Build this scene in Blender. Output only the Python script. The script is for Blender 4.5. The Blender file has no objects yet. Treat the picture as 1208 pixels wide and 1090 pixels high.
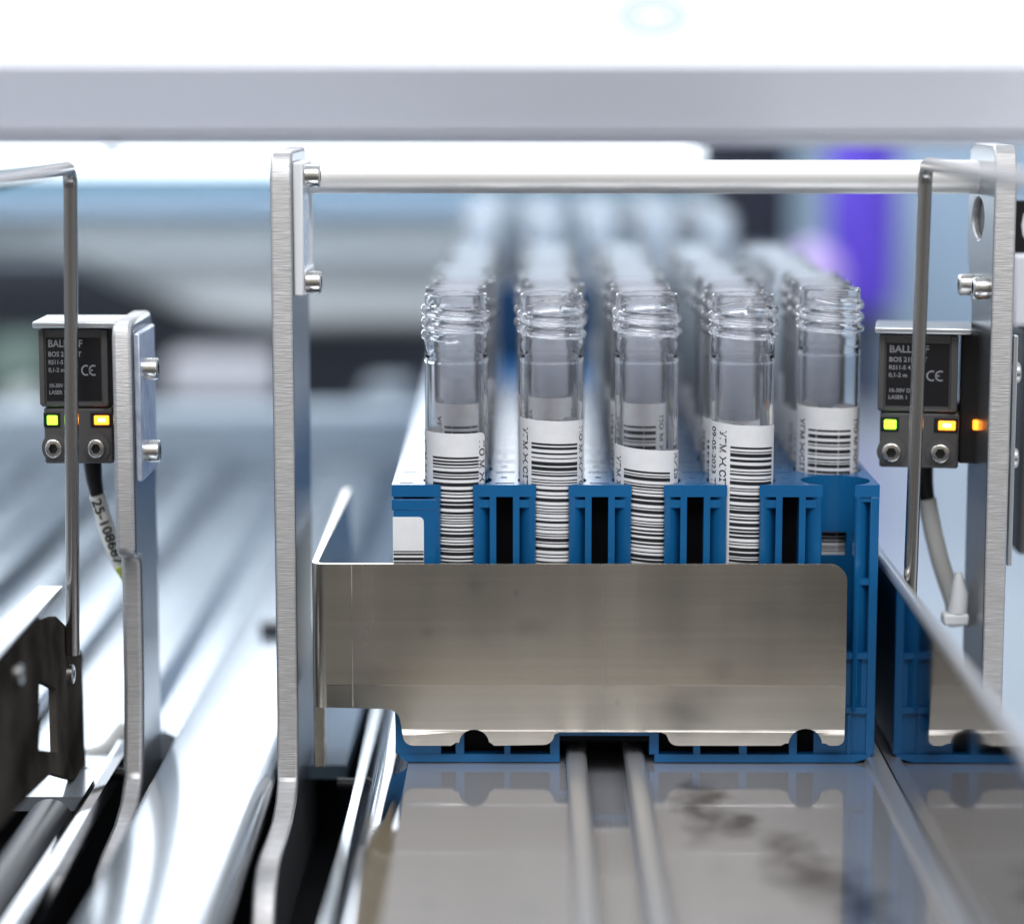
import bpy, bmesh, math, random
from mathutils import Vector, Matrix
random.seed(7)
R = math.radians
MM = 0.001
S = bpy.context.scene
COL = S.collection

# ------------------------------------------------------------------ camera
F_PX, W_PX, H_PX = 3000.0, 1208.0, 1090.0
TILT = math.atan(441 / F_PX)
YAW = math.atan(16 / F_PX)
CAM = Vector((0.0, -507.0, 136.9))            # millimetres
cd = bpy.data.cameras.new("camera")
cd.sensor_fit = 'HORIZONTAL'; cd.sensor_width = 36
cd.lens = 36 * F_PX / W_PX
cd.clip_start = 0.02; cd.clip_end = 50
cd.dof.use_dof = True; cd.dof.focus_distance = 0.514
cd.dof.aperture_fstop = cd.lens / 16.5
cd.dof.aperture_blades = 0
cam = bpy.data.objects.new("camera", cd)
cam.location = CAM * MM
cam.rotation_euler = (R(90) - TILT, 0, YAW)
COL.objects.link(cam); S.camera = cam
CR = cam.rotation_euler.to_matrix()

def P(px, py, Y):
    """point of the plane Y (mm) that a pixel of the photograph looks at"""
    d = CR @ Vector(((px - W_PX / 2) / F_PX, -(py - H_PX / 2) / F_PX, -1))
    t = (Y - CAM.y) / d.y
    return CAM + d * t
def PX(px, py, X):
    d = CR @ Vector(((px - W_PX / 2) / F_PX, -(py - H_PX / 2) / F_PX, -1))
    return CAM + d * ((X - CAM.x) / d.x)
def PZ(px, py, Z):
    d = CR @ Vector(((px - W_PX / 2) / F_PX, -(py - H_PX / 2) / F_PX, -1))
    return CAM + d * ((Z - CAM.z) / d.z)

# ------------------------------------------------------------------ world, lamps, exposure
w = bpy.data.worlds.new("World"); S.world = w; w.use_nodes = True
nt = w.node_tree; nt.nodes.clear()
wo = nt.nodes.new('ShaderNodeOutputWorld'); bg = nt.nodes.new('ShaderNodeBackground')
tc = nt.nodes.new('ShaderNodeTexCoord'); sx = nt.nodes.new('ShaderNodeSeparateXYZ')
nt.links.new(tc.outputs['Generated'], sx.inputs[0])
def wramp(i, lo, hi, c0, c1):              # the room: dim warm side behind the camera, bright cool hall ahead, dark floor below
    mr = nt.nodes.new('ShaderNodeMapRange'); mr.inputs[1].default_value = lo; mr.inputs[2].default_value = hi
    nt.links.new(sx.outputs[i], mr.inputs[0])
    mx = nt.nodes.new('ShaderNodeMix'); mx.data_type = 'RGBA'; nt.links.new(mr.outputs[0], mx.inputs[0])
    for k, c in ((6, c0), (7, c1)):
        if isinstance(c, tuple): mx.inputs[k].default_value = c
        else: nt.links.new(c, mx.inputs[k])
    return mx.outputs[2]
hall = wramp(1, -.985, -.70, (.44, .385, .30, 1), (.66, .74, .83, 1))
allr = wramp(2, -.10, .05, (.12, .122, .13, 1), hall)
nt.links.new(allr, bg.inputs[0]); bg.inputs[1].default_value = 0.95
nt.links.new(bg.outputs[0], wo.inputs[0])

def area(name, loc, target, sx_, sy_, power, color):
    l = bpy.data.lights.new(name, 'AREA'); l.shape = 'RECTANGLE'; l.size = sx_; l.size_y = sy_
    l.energy = power; l.color = color
    o = bpy.data.objects.new(name, l); o.location = loc
    o.rotation_euler = (Vector(target) - Vector(loc)).to_track_quat('-Z', 'Y').to_euler()
    COL.objects.link(o); return o
area("ceiling_lamp_front", (0.1, -0.85, 1.15), (0, .05, .05), 1.6, .6, 19, (.975, .98, 1))
area("ceiling_lamp_back", (-0.35, 1.35, .95), (-.05, .05, .0), 1.6, .8, 42, (.86, .93, 1))
area("ceiling_lamp_left", (-1.3, .2, 1.2), (0, .1, .0), .8, .8, 8, (.93, .97, 1))

S.view_settings.view_transform = 'Standard'; S.view_settings.look = 'None'
S.view_settings.exposure = 0.03; S.view_settings.gamma = 1
S.render.engine = 'CYCLES'
cy = S.cycles
cy.max_bounces = 32; cy.transmission_bounces = 32; cy.glossy_bounces = 14; cy.diffuse_bounces = 4
cy.transparent_max_bounces = 96; cy.use_denoising = True; cy.sample_clamp_indirect = 6
cy.blur_glossy = 0.3

# ------------------------------------------------------------------ materials
def lin(c):
    c = c / 255
    return c / 12.92 if c <= .04045 else ((c + .055) / 1.055) ** 2.4
def srgb(r, g, b): return (lin(r), lin(g), lin(b), 1)

def mat(name, col, rough=.5, metal=0., noise=None, bump=None, emis=None, spec=.5, trans=0, ior=1.5, coat=0, rnoise=None, alpha=None):
    """noise=(scale xyz, amount, colour2)   bump=(scale xyz, strength, distance)"""
    m = bpy.data.materials.new(name); m.use_nodes = True
    t = m.node_tree; b = t.nodes['Principled BSDF']
    b.inputs['Base Color'].default_value = col if len(col) == 4 else (*col, 1)
    b.inputs['Roughness'].default_value = rough; b.inputs['Metallic'].default_value = metal
    b.inputs['Specular IOR Level'].default_value = spec; b.inputs['IOR'].default_value = ior
    b.inputs['Transmission Weight'].default_value = trans; b.inputs['Coat Weight'].default_value = coat
    if alpha: b.inputs['Alpha'].default_value = alpha
    if emis:
        b.inputs['Emission Color'].default_value = (*emis[0], 1); b.inputs['Emission Strength'].default_value = emis[1]
    def coords(scale):
        g = t.nodes.new('ShaderNodeTexCoord'); mp = t.nodes.new('ShaderNodeMapping')
        mp.inputs['Scale'].default_value = scale; t.links.new(g.outputs['Object'], mp.inputs[0])
        n = t.nodes.new('ShaderNodeTexNoise'); n.inputs['Scale'].default_value = 1; n.inputs['Detail'].default_value = 4
        t.links.new(mp.outputs[0], n.inputs[0]); return n
    if noise:
        n = coords(noise[0]); cr = t.nodes.new('ShaderNodeValToRGB')
        cr.color_ramp.elements[0].position = .35; cr.color_ramp.elements[1].position = .68
        cr.color_ramp.elements[0].color = col if len(col) == 4 else (*col, 1)
        cr.color_ramp.elements[1].color = noise[1] if len(noise[1]) == 4 else (*noise[1], 1)
        t.links.new(n.outputs[0], cr.inputs[0]); t.links.new(cr.outputs[0], b.inputs['Base Color'])
    if rnoise:
        n = coords(rnoise[0]); m2 = t.nodes.new('ShaderNodeMapRange')
        m2.inputs[1].default_value = .3; m2.inputs[2].default_value = .7
        m2.inputs[3].default_value = rnoise[1]; m2.inputs[4].default_value = rnoise[2]
        t.links.new(n.outputs[0], m2.inputs[0]); t.links.new(m2.outputs[0], b.inputs['Roughness'])
    if bump:
        n = coords(bump[0]); bp = t.nodes.new('ShaderNodeBump')
        bp.inputs['Strength'].default_value = bump[1]; bp.inputs['Distance'].default_value = bump[2]
        t.links.new(n.outputs[0], bp.inputs['Height']); t.links.new(bp.outputs[0], b.inputs['Normal'])
    return m

M = {}
M['blue'] = mat('blue_plastic', (.006, .096, .25), .22, noise=((60, 60, 60), (.008, .112, .28)), bump=((900, 900, 900), .06, .0002))
M['paper'] = mat('label_paper', (.72, .71, .71), .55, noise=((300, 300, 300), (.78, .77, .77)))
M['ink'] = mat('black_ink', (.012, .011, .014), .45)
M['steel'] = mat('brushed_steel', (.60, .55, .465), .25, 1, noise=((10, 8, 600), (.66, .605, .51)), bump=((25, 25, 2600), .05, .0001), rnoise=((80, 30, 5), .20, .29))
M['steel_mirror'] = mat('polished_steel', (.48, .49, .51), .06, 1, rnoise=((30, 5, 60), .04, .12))
M['steel_wire'] = mat('wire_steel', (.50, .47, .44), .22, 1, bump=((300, 300, 60), .08, .0002))
M['bolt'] = mat('bolt_steel', (.62, .60, .57), .22, 1, rnoise=((400, 400, 400), .15, .35))
M['cut_edge'] = mat('milled_aluminium', (.47, .455, .45), .45, .75, noise=((260, 260, 3500), (.58, .565, .56)), bump=((150, 150, 4800), .35, .0003))
M['alu'] = mat('aluminium', (.58, .60, .62), .34, .8, bump=((400, 400, 400), .1, .0002))
M['alu_blue'] = mat('grained_aluminium', (.50, .55, .68), .40, .7, noise=((700, 700, 350), (.72, .77, .88)), bump=((900, 900, 500), .3, .0004))
M['white'] = mat('white_plastic', (.78, .78, .79), .4)
M['hood'] = mat('white_painted_metal', (.79, .79, .84), .35)
M['dark'] = mat('black_plastic', (.014, .014, .016), .38, spec=.3)
M['grey_body'] = mat('grey_housing', (.10, .096, .096), .42, .3, bump=((800, 800, 800), .15, .0003))
M['label_black'] = mat('black_label', (.010, .010, .012), .3)
M['print'] = mat('grey_print', (.24, .24, .25), .5)
M['amber_core'] = mat('amber_lamp_core', (1, .8, .4), .3, emis=((1, .62, .16), 6))
M['green_led'] = mat('green_lamp', (.3, .8, .05), .3, emis=((.40, 1, .03), 3))
M['amber_led'] = mat('amber_lamp', (.9, .4, .05), .3, emis=((1, .24, .012), 3.2))
M['cable'] = mat('grey_cable', (.50, .49, .46), .5)
M['yellow'] = mat('yellow_green_sleeve', (.55, .62, .10), .5)
M['void'] = mat('recess_shade', (.005, .005, .006), .8, spec=.05)  # near black, puts the shade of gaps and recesses into the colour
M['rod'] = mat('satin_rod_metal', (.84, .82, .79), .38, .35)
M['dark_steel'] = mat('dark_oxide_steel', (.020, .017, .015), .7, 0, noise=((60, 60, 60), (.075, .066, .058)), spec=0)
M['wall_mirror'] = mat('dark_mirror_steel', (.30, .31, .34), .05, 1, rnoise=((30, 5, 60), .03, .09))
M['satin'] = mat('satin_rail_metal', (.66, .66, .68), .28, .75, bump=((300, 20, 300), .08, .0002))
M['lane'] = mat('satin_lane_metal', (.39, .43, .475), .21, .6, rnoise=((60, 6, 60), .15, .26))
M['post_face'] = mat('post_side_metal', (.31, .325, .34), .29, .85, bump=((400, 400, 400), .05, .0002))
M['socket_dark'] = mat('hex_socket_shade', (.05, .05, .05), .5, .6)
M['lit_floor'] = mat('blue_grey_lit_floor', srgb(96, 112, 128), .6, noise=((40, 8, 40), srgb(110, 128, 145)), spec=.1)
M['white_sleeve'] = mat('pale_cable_sleeve', (.80, .78, .72), .5)
M['dark_teal'] = mat('teal_tab', (.10, .20, .22), .5)
M['reflector'] = mat('pale_window', (.62, .70, .82), .25, .2, noise=((900, 300, 900), (.8, .85, .92)))

def glass_mat():
    m = bpy.data.materials.new('clear_plastic'); m.use_nodes = True
    t = m.node_tree; b = t.nodes['Principled BSDF']
    b.inputs['Base Color'].default_value = (.99, .99, 1, 1); b.inputs['Roughness'].default_value = .015
    b.inputs['Transmission Weight'].default_value = 1; b.inputs['IOR'].default_value = 1.44
    return m
M['glass'] = glass_mat()
def thin_mat(haze, hc):
    m = bpy.data.materials.new('clear_plastic_thin_wall'); m.use_nodes = True
    t = m.node_tree; t.nodes.clear(); o = t.nodes.new('ShaderNodeOutputMaterial')
    tr = t.nodes.new('ShaderNodeBsdfTransparent'); tr.inputs[0].default_value = (.985, .992, 1, 1)
    gl = t.nodes.new('ShaderNodeBsdfGlossy'); gl.inputs['Roughness'].default_value = .06
    df = t.nodes.new('ShaderNodeBsdfTranslucent'); df.inputs[0].default_value = hc
    fr = t.nodes.new('ShaderNodeFresnel'); fr.inputs[0].default_value = 1.25
    m1 = t.nodes.new('ShaderNodeMixShader'); m2 = t.nodes.new('ShaderNodeMixShader'); m2.inputs[0].default_value = haze
    d2 = t.nodes.new('ShaderNodeBsdfDiffuse'); d2.inputs[0].default_value = hc; ad = t.nodes.new('ShaderNodeMixShader'); t.links.new(df.outputs[0], ad.inputs[1]); t.links.new(d2.outputs[0], ad.inputs[2])
    t.links.new(tr.outputs[0], m2.inputs[1]); t.links.new(ad.outputs[0], m2.inputs[2])
    t.links.new(fr.outputs[0], m1.inputs[0]); t.links.new(m2.outputs[0], m1.inputs[1]); t.links.new(gl.outputs[0], m1.inputs[2])
    t.links.new(m1.outputs[0], o.inputs[0]); return m
M['thin'] = thin_mat(.25, (.95, .96, 1, 1)); M['thin_far'] = thin_mat(.36, (.90, .95, 1, 1))  # whitish haze mixed in imitates light scattered among the tubes, more on far rows

def deck_mat():
    m = mat('polished_deck_steel', (.56, .565, .60), .08, .68, rnoise=((60, 4, 60), .04, .11))
    t = m.node_tree; b = t.nodes['Principled BSDF']
    g = t.nodes.new('ShaderNodeTexCoord')
    n = t.nodes.new('ShaderNodeTexNoise'); n.inputs['Scale'].default_value = 150; n.inputs['Detail'].default_value = 3
    t.links.new(g.outputs['Object'], n.inputs[0])
    n3 = t.nodes.new('ShaderNodeTexNoise'); n3.inputs['Scale'].default_value = 110; n3.inputs['Detail'].default_value = 3
    t.links.new(g.outputs['Object'], n3.inputs[0])
    ws = t.nodes.new('ShaderNodeVectorMath'); ws.operation = 'MULTIPLY_ADD'; ws.inputs[1].default_value = (.014, .022, 0); ws.inputs[2].default_value = (-.007, -.011, 0)
    t.links.new(n3.outputs['Color'], ws.inputs[0])
    wv = t.nodes.new('ShaderNodeVectorMath'); wv.operation = 'ADD'; t.links.new(g.outputs['Object'], wv.inputs[0]); t.links.new(ws.outputs[0], wv.inputs[1])
    acc = None
    def stain(px, py, rx, ry):
        c = PZ(px, py, 0) * MM
        mp = t.nodes.new('ShaderNodeMapping'); mp.vector_type = 'POINT'
        mp.inputs['Location'].default_value = (-c.x / rx, -c.y / ry, 0); mp.inputs['Scale'].default_value = (1 / rx, 1 / ry, 0)
        ln = t.nodes.new('ShaderNodeVectorMath'); ln.operation = 'LENGTH'
        t.links.new(wv.outputs[0], mp.inputs[0]); t.links.new(mp.outputs[0], ln.inputs[0])
        s = t.nodes.new('ShaderNodeMath'); s.operation = 'MULTIPLY_ADD'; s.inputs[1].default_value = -1; s.inputs[2].default_value = 1
        t.links.new(ln.outputs['Value'], s.inputs[0])
        a = t.nodes.new('ShaderNodeMath'); a.operation = 'MAXIMUM'; a.inputs[1].default_value = 0; t.links.new(s.outputs[0], a.inputs[0])
        return a
    outs = [stain(826, 952, .0065, .030), stain(866, 972, .006, .012), stain(930, 1005, .008, .016), stain(965, 1035, .011, .018), stain(1015, 1070, .007, .022)]
    for o in outs:
        if acc is None: acc = o
        else:
            k = t.nodes.new('ShaderNodeMath'); k.operation = 'MAXIMUM'
            t.links.new(acc.outputs[0], k.inputs[0]); t.links.new(o.outputs[0], k.inputs[1]); acc = k
    mu = t.nodes.new('ShaderNodeMath'); mu.operation = 'MULTIPLY'; t.links.new(acc.outputs[0], mu.inputs[0]); t.links.new(n.outputs[0], mu.inputs[1])
    mp = t.nodes.new('ShaderNodeMapRange'); mp.inputs[1].default_value = .03; mp.inputs[2].default_value = .42; mp.inputs[4].default_value = .85
    t.links.new(mu.outputs[0], mp.inputs[0])
    mx = t.nodes.new('ShaderNodeMix'); mx.data_type = 'RGBA'; mx.inputs[6].default_value = (.56, .565, .60, 1); mx.inputs[7].default_value = (.09, .09, .11, 1)
    t.links.new(mp.outputs[0], mx.inputs[0]); t.links.new(mx.outputs[2], b.inputs['Base Color'])
    return m
M['deck'] = deck_mat()

def smudge(m, spots, dark):
    """soft handling marks: spots = (x mm, z mm, rx mm, rz mm)"""
    t = m.node_tree; b = t.nodes['Principled BSDF']; src = b.inputs['Base Color'].links[0].from_socket
    g = t.nodes.new('ShaderNodeTexCoord'); acc = None
    for (x, z, rx, rz) in spots:
        mp = t.nodes.new('ShaderNodeMapping'); mp.inputs['Location'].default_value = (-x / rx, 0, -z / rz); mp.inputs['Scale'].default_value = (1000 / rx, 0, 1000 / rz)
        ln = t.nodes.new('ShaderNodeVectorMath'); ln.operation = 'LENGTH'
        t.links.new(g.outputs['Object'], mp.inputs[0]); t.links.new(mp.outputs[0], ln.inputs[0])
        q = t.nodes.new('ShaderNodeMapRange'); q.inputs[1].default_value = 1; q.inputs[2].default_value = 0; t.links.new(ln.outputs['Value'], q.inputs[0])
        if acc is None: acc = q.outputs[0]
        else:
            k = t.nodes.new('ShaderNodeMath'); k.operation = 'MAXIMUM'; t.links.new(acc, k.inputs[0]); t.links.new(q.outputs[0], k.inputs[1]); acc = k.outputs[0]
    n = t.nodes.new('ShaderNodeTexNoise'); n.inputs['Scale'].default_value = 420; n.inputs['Detail'].default_value = 4; t.links.new(g.outputs['Object'], n.inputs[0])
    mu = t.nodes.new('ShaderNodeMath'); mu.operation = 'MULTIPLY'; t.links.new(acc, mu.inputs[0]); t.links.new(n.outputs[0], mu.inputs[1])
    mx = t.nodes.new('ShaderNodeMix'); mx.data_type = 'RGBA'; mx.inputs[7].default_value = dark
    hf = t.nodes.new('ShaderNodeMath'); hf.operation = 'MULTIPLY'; hf.inputs[1].default_value = .45; t.links.new(mu.outputs[0], hf.inputs[0]); t.links.new(hf.outputs[0], mx.inputs[0]); t.links.new(src, mx.inputs[6]); t.links.new(mx.outputs[2], b.inputs['Base Color'])
def spot(px, py, w_, h_): p = P(px, py, -5); return (p.x, p.z, w_ / 5.8, h_ / 5.8)
smudge(M['steel'], [spot(609, 700, 5, 7), spot(505, 746, 9, 7), spot(849, 790, 22, 18), spot(729, 829, 5, 6), spot(880, 868, 26, 12), spot(560, 690, 14, 18), spot(625, 740, 26, 16), spot(905, 720, 60, 20), spot(440, 800, 30, 22)], (.16, .15, .14, 1))
# ------------------------------------------------------------------ mesh helpers (millimetres in, metres out)
class MB:
    def __init__(s): s.v = []; s.f = []
    def add(s, vs, fs):
        o = len(s.v); s.v += [tuple(v) for v in vs]; s.f += [tuple(i + o for i in f) for f in fs]; return s
    def box(s, x0, x1, y0, y1, z0, z1):
        return s.add([(x0,y0,z0),(x1,y0,z0),(x1,y1,z0),(x0,y1,z0),(x0,y0,z1),(x1,y0,z1),(x1,y1,z1),(x0,y1,z1)],
                     [(0,3,2,1),(4,5,6,7),(0,1,5,4),(1,2,6,5),(2,3,7,6),(3,0,4,7)])
    def prism(s, poly, axis, lo, hi):
        """closed polygon (2-d points) pushed along an axis; poly coords are the two other axes in xyz order"""
        def mk(p, h):
            return {'x': (h, p[0], p[1]), 'y': (p[0], h, p[1]), 'z': (p[0], p[1], h)}[axis]
        n = len(poly)
        fs = [tuple(range(n)), tuple(range(2 * n - 1, n - 1, -1))] + [(i, i + n, (i + 1) % n + n, (i + 1) % n) for i in range(n)]
        return s.add([mk(p, lo) for p in poly] + [mk(p, hi) for p in poly], fs)
    def cyl(s, a, b, r, n=24, r2=None):
        a = Vector(a); b = Vector(b); d = (b - a).normalized(); u = d.orthogonal().normalized(); v = d.cross(u)
        r2 = r if r2 is None else r2
        ring = lambda c, q: [c + (u * math.cos(t) + v * math.sin(t)) * q for t in [2 * math.pi * i / n for i in range(n)]]
        return s.add(ring(a, r) + ring(b, r2), [tuple(range(n - 1, -1, -1)), tuple(range(n, 2 * n))] + [(i, (i + 1) % n, (i + 1) % n + n, i + n) for i in range(n)])
    def tube(s, pts, r, n=16):
        pts = [Vector(p) for p in pts]; vs = []; u = None
        for i, p in enumerate(pts):
            d = (pts[min(i + 1, len(pts) - 1)] - pts[max(i - 1, 0)]).normalized()
            u = d.orthogonal().normalized() if u is None else (u - d * u.dot(d)).normalized()
            v = d.cross(u); q = r[i] if isinstance(r, (list, tuple)) else r
            vs += [p + (u * math.cos(t) + v * math.sin(t)) * q for t in [2 * math.pi * k / n for k in range(n)]]
        fs = [(a * n + k, a * n + (k + 1) % n, (a + 1) * n + (k + 1) % n, (a + 1) * n + k) for a in range(len(pts) - 1) for k in range(n)]
        fs += [tuple(range(n - 1, -1, -1)), tuple(range((len(pts) - 1) * n, len(pts) * n))]
        return s.add(vs, fs)
    def mesh(s, name, m, smooth=None, off=(0, 0, 0)):
        me = bpy.data.meshes.new(name)
        me.from_pydata([((x - off[0]) * MM, (y - off[1]) * MM, (z - off[2]) * MM) for x, y, z in s.v], [], s.f)
        me.materials.append(M[m] if isinstance(m, str) else m)
        b = bmesh.new(); b.from_mesh(me); bmesh.ops.recalc_face_normals(b, faces=b.faces)
        b.to_mesh(me); b.free()
        if smooth:
            me.polygons.foreach_set('use_smooth', [True] * len(me.polygons))
            me.set_sharp_from_angle(angle=R(smooth))
        return me

def face_mat(me, m):
    me.materials.append(M[m])
    for p in me.polygons:
        if abs(p.normal.x) > .7: p.material_index = 1
def root_loc(o):
    v = Vector((0, 0, 0))
    while o: v += o.location; o = o.parent
    return v / MM
def obj(name, mb, m, parent=None, smooth=None, bevel=0, local=False, origin=None):
    off = (0, 0, 0) if local else (root_loc(parent) if parent else (origin or (0, 0, 0)))
    me = mb if isinstance(mb, bpy.types.Mesh) else mb.mesh(name, m, smooth, off)
    o = bpy.data.objects.new(name, me); COL.objects.link(o)
    if parent: o.parent = parent
    elif origin: o.location = Vector(origin) * MM
    if bevel:
        q = o.modifiers.new('bevel', 'BEVEL'); q.width = bevel * MM; q.segments = 2; q.limit_method = 'ANGLE'; q.angle_limit = R(40)
        me.polygons.foreach_set('use_smooth', [True] * len(me.polygons)); me.set_sharp_from_angle(angle=R(35))
    return o
def tag(o, label=None, cat=None, group=None, kind=None):
    for k, v in (('label', label), ('category', cat), ('group', group), ('kind', kind)):
        if v: o[k] = v
    return o
def thing(name, label, cat, loc=(0, 0, 0), group=None):
    o = bpy.data.objects.new(name, None); o.empty_display_size = .005; COL.objects.link(o); o.location = Vector(loc) * MM
    return tag(o, label, cat, group)
def copy_tree(o, parent=None):
    c = o.copy(); COL.objects.link(c)
    if parent: c.parent = parent
    for ch in o.children: copy_tree(ch, c)
    return c
def text_mesh(s, size):
    """flat text as verts (mm) and faces, starting at the origin"""
    cu = bpy.data.curves.new('t', 'FONT'); cu.body = s; cu.size = size; cu.offset = size * .02; cu.resolution_u = 3
    o = bpy.data.objects.new('t', cu); COL.objects.link(o)
    dg = bpy.context.evaluated_depsgraph_get()
    me = bpy.data.meshes.new_from_object(o.evaluated_get(dg))
    vs = [tuple(v.co) for v in me.vertices]; fs = [tuple(p.vertices) for p in me.polygons]
    bpy.data.objects.remove(o); bpy.data.curves.remove(cu); bpy.data.meshes.remove(me)
    return vs, fs
def arc(cx, cy, r, a0, a1, n=8):
    return [(cx + r * math.cos(R(a0 + (a1 - a0) * i / n)), cy + r * math.sin(R(a0 + (a1 - a0) * i / n))) for i in range(n + 1)]

# ------------------------------------------------------------------ the setting: decks and rails, all running away from the camera
def strip(name, prof, y0, y1, m, smooth=None):
    """open profile (x,z) with thickness downward, extruded along y"""
    lo = min(p[1] for p in prof) - 3
    poly = list(prof) + [(prof[-1][0], lo), (prof[0][0], lo)]
    o = obj(name, MB().prism(poly, 'y', y0, y1), m, smooth=smooth)
    return tag(o, kind='structure')

Y0, Y1 = -111, 500
strip('deck', [(-24, 0), (8.3, 0)], Y0, Y1, 'deck')
strip('deck', [(24.6, 0), (73.3, 0)], Y0, Y1, 'deck')
strip('deck_groove', [(8.3, -2.6), (24.6, -2.6)], Y0, Y1, 'deck')
strip('deck_ledge', [(69.6, .2), (70.1, 1.3), (73.2, 1.5)], Y0, Y1, 'satin', 30)
strip('deck_edge', [(-33.5, -7), (-31.5, -4.2), (-30.8, -1.2), (-29.5, -.2), (-27.5, .15), (-26.0, -.5), (-24.01, -.4)], Y0, Y1, 'steel_mirror', 60)
strip('deck_gutter', [(-52, -26), (-33, -26)], Y0, Y1, 'void')
strip('gutter_floor', [(-52, -7), (-38.4, -7)], 24, Y1, 'lit_floor')  # raised pale strip, its colour stands for light on the far gutter floor
strip('gutter_floor', [(-35.6, -6.5), (-33.6, -6.2)], Y0, Y1, 'lane')
strip('lane', [(-53.2, -9), (-51.6, -6), (-51.2, -3), (-52.2, -.8), (-54, 0), (-73.8, 0), (-75.0, -.8), (-75.4, -2.4)][::-1], Y0, 430, 'lane', 50)
strip('lane_rail', [(-88.2, -4), (-87.8, -2.2), (-86.9, -2), (-83.5, -5), (-80.0, -5), (-79.6, -2.2), (-78.6, -1.6), (-75.6, -3)], 32, 430, 'lane', 40)
strip('lane_rail', [(-88.2, -4), (-87.8, -2.2), (-86.6, -2), (-85.2, -3)], Y0, 31.9, 'steel_mirror', 40)
strip('rail_slot', [(-85.19, -24), (-75.5, -24)], Y0, 31.9, 'void')
strip('gutter', [(-110, -14), (-88.3, -14)], Y0, -8, 'void')
strip('gutter_floor', [(-110, -5), (-88.3, -5)], -7.9, 430, 'lane')
# far lanes to the left: alternating lands and grooves
x = -110.0; k = 0
while x > -520:
    wdt = random.choice([9, 12, 16, 22]) if k % 2 == 0 else random.choice([4, 6, 9])
    z = 0 + random.uniform(-.5, .5) if k % 2 == 0 else -5
    m = 'lane' if k % 2 == 0 else ('post_face' if k % 4 == 1 else 'wall_mirror')
    strip('far_lane', [(x - wdt, z - .8), (x - wdt + .8, z), (x - .8, z), (x - .02, z - .8)], -109, 430, m, 50)
    x -= wdt; k += 1
strip('side_deck', [(80.2, -8), (600, -8)], Y0, 700, M['alu'])

tag(obj('machine_base', MB().box(-620, 620, Y0 - 40, 700, -66, -60), 'void'), kind='structure')
def rail_half(name, x0, x1, label):
    o = obj(name, MB().prism([(x0, -.4), (x0, 1.5), (x0 + .6, 2.2), (x1 - .9, 2.2), (x1, 1.3), (x1, -.4)], 'y', Y0, 300), 'satin', smooth=50)
    tag(o, label, 'rail', 'guide rails under the rack'); return o
rail_half('guide_rail', 8.4, 12.6, 'slim polished rail, left one of the pair running under the blue rack')
rail_half('guide_rail', 20.4, 24.5, 'slim polished rail, right one of the pair running under the blue rack')

# right polished guide wall
gw = thing('guide_wall', 'mirror polished steel guide wall along the right side of the rack', 'guide wall', (75, 0, 0))
zt = P(1040, 674, 0).z
obj('wall_panel', MB().box(73.4, 75.2, -200, 262, -6, zt - 1.2), 'wall_mirror', gw)
obj('rolled_edge', MB().prism([(75.2, zt - 2.4)] + arc(74.6, zt - .6, 1.2, -60, 210, 10), 'y', -200, 262), 'satin', gw, 60)

# ------------------------------------------------------------------ the blue racks
PITCH_X, PITCH_Y = 19.27, 15.0
ZT = P(620, 572, 0).z
XL, XR = P(462, 572, 0).x, P(1038, 572, 0).x
C0 = P(539, 600, 0).x
COLX = [C0 + PITCH_X * i for i in range(5)]
HR, TP, CB = 7.05, 2.45, 6.25            # hole radius, top plate thickness, first centre behind the face

def ring_cell(mb, cx, cyy, x0, x1, y0, y1, r, z0, z1):
    angs = set(2 * math.pi * i / 32 for i in range(32))
    for px_, py_ in ((x0, y0), (x0, y1), (x1, y0), (x1, y1)): angs.add(math.atan2(py_ - cyy, px_ - cx) % (2 * math.pi))
    opened = (cyy - y0) < r
    if opened:
        a = math.asin((cyy - y0) / r); angs.add((math.pi + a) % (2 * math.pi)); angs.add(2 * math.pi - a)
    angs = sorted(angs)
    def outer(a):
        c, s_ = math.cos(a), math.sin(a); t = 1e9
        if c > 1e-9: t = min(t, (x1 - cx) / c)
        if c < -1e-9: t = min(t, (x0 - cx) / c)
        if s_ > 1e-9: t = min(t, (y1 - cyy) / s_)
        if s_ < -1e-9: t = min(t, (y0 - cyy) / s_)
        return t
    for a, b in zip(angs, angs[1:] + [angs[0] + 2 * math.pi]):
        mid = (a + b) / 2
        if opened and outer(mid) < r: continue
        q = []
        for ang, rad in ((a, r), (b, r), (b, max(outer(b), r)), (a, max(outer(a), r))):
            q.append((cx + rad * math.cos(ang), cyy + rad * math.sin(ang)))
        o = [(p[0], p[1], z1) for p in q] + [(p[0], p[1], z0) for p in q]
        mb.add(o, [(0, 1, 2, 3), (7, 6, 5, 4), (0, 4, 5, 1), (2, 6, 7, 3)])

def socket(mb, cx, cyy, z0, z1, a0, a1, r0=7.05, r1=7.6, n=20):
    vs = []; fs = []
    for i in range(n + 1):
        a = R(a0 + (a1 - a0) * i / n); c, s_ = math.cos(a), math.sin(a)
        vs += [(cx + r0 * c, cyy + r0 * s_, z0), (cx + r1 * c, cyy + r1 * s_, z0), (cx + r1 * c, cyy + r1 * s_, z1), (cx + r0 * c, cyy + r0 * s_, z1)]
    for i in range(n):
        for k in range(4): fs.append((i * 4 + k, i * 4 + (k + 1) % 4, i * 4 + 4 + (k + 1) % 4, i * 4 + 4 + k))
    fs += [(0, 3, 2, 1), (n * 4, n * 4 + 1, n * 4 + 2, n * 4 + 3)]
    mb.add(vs, fs)

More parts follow.
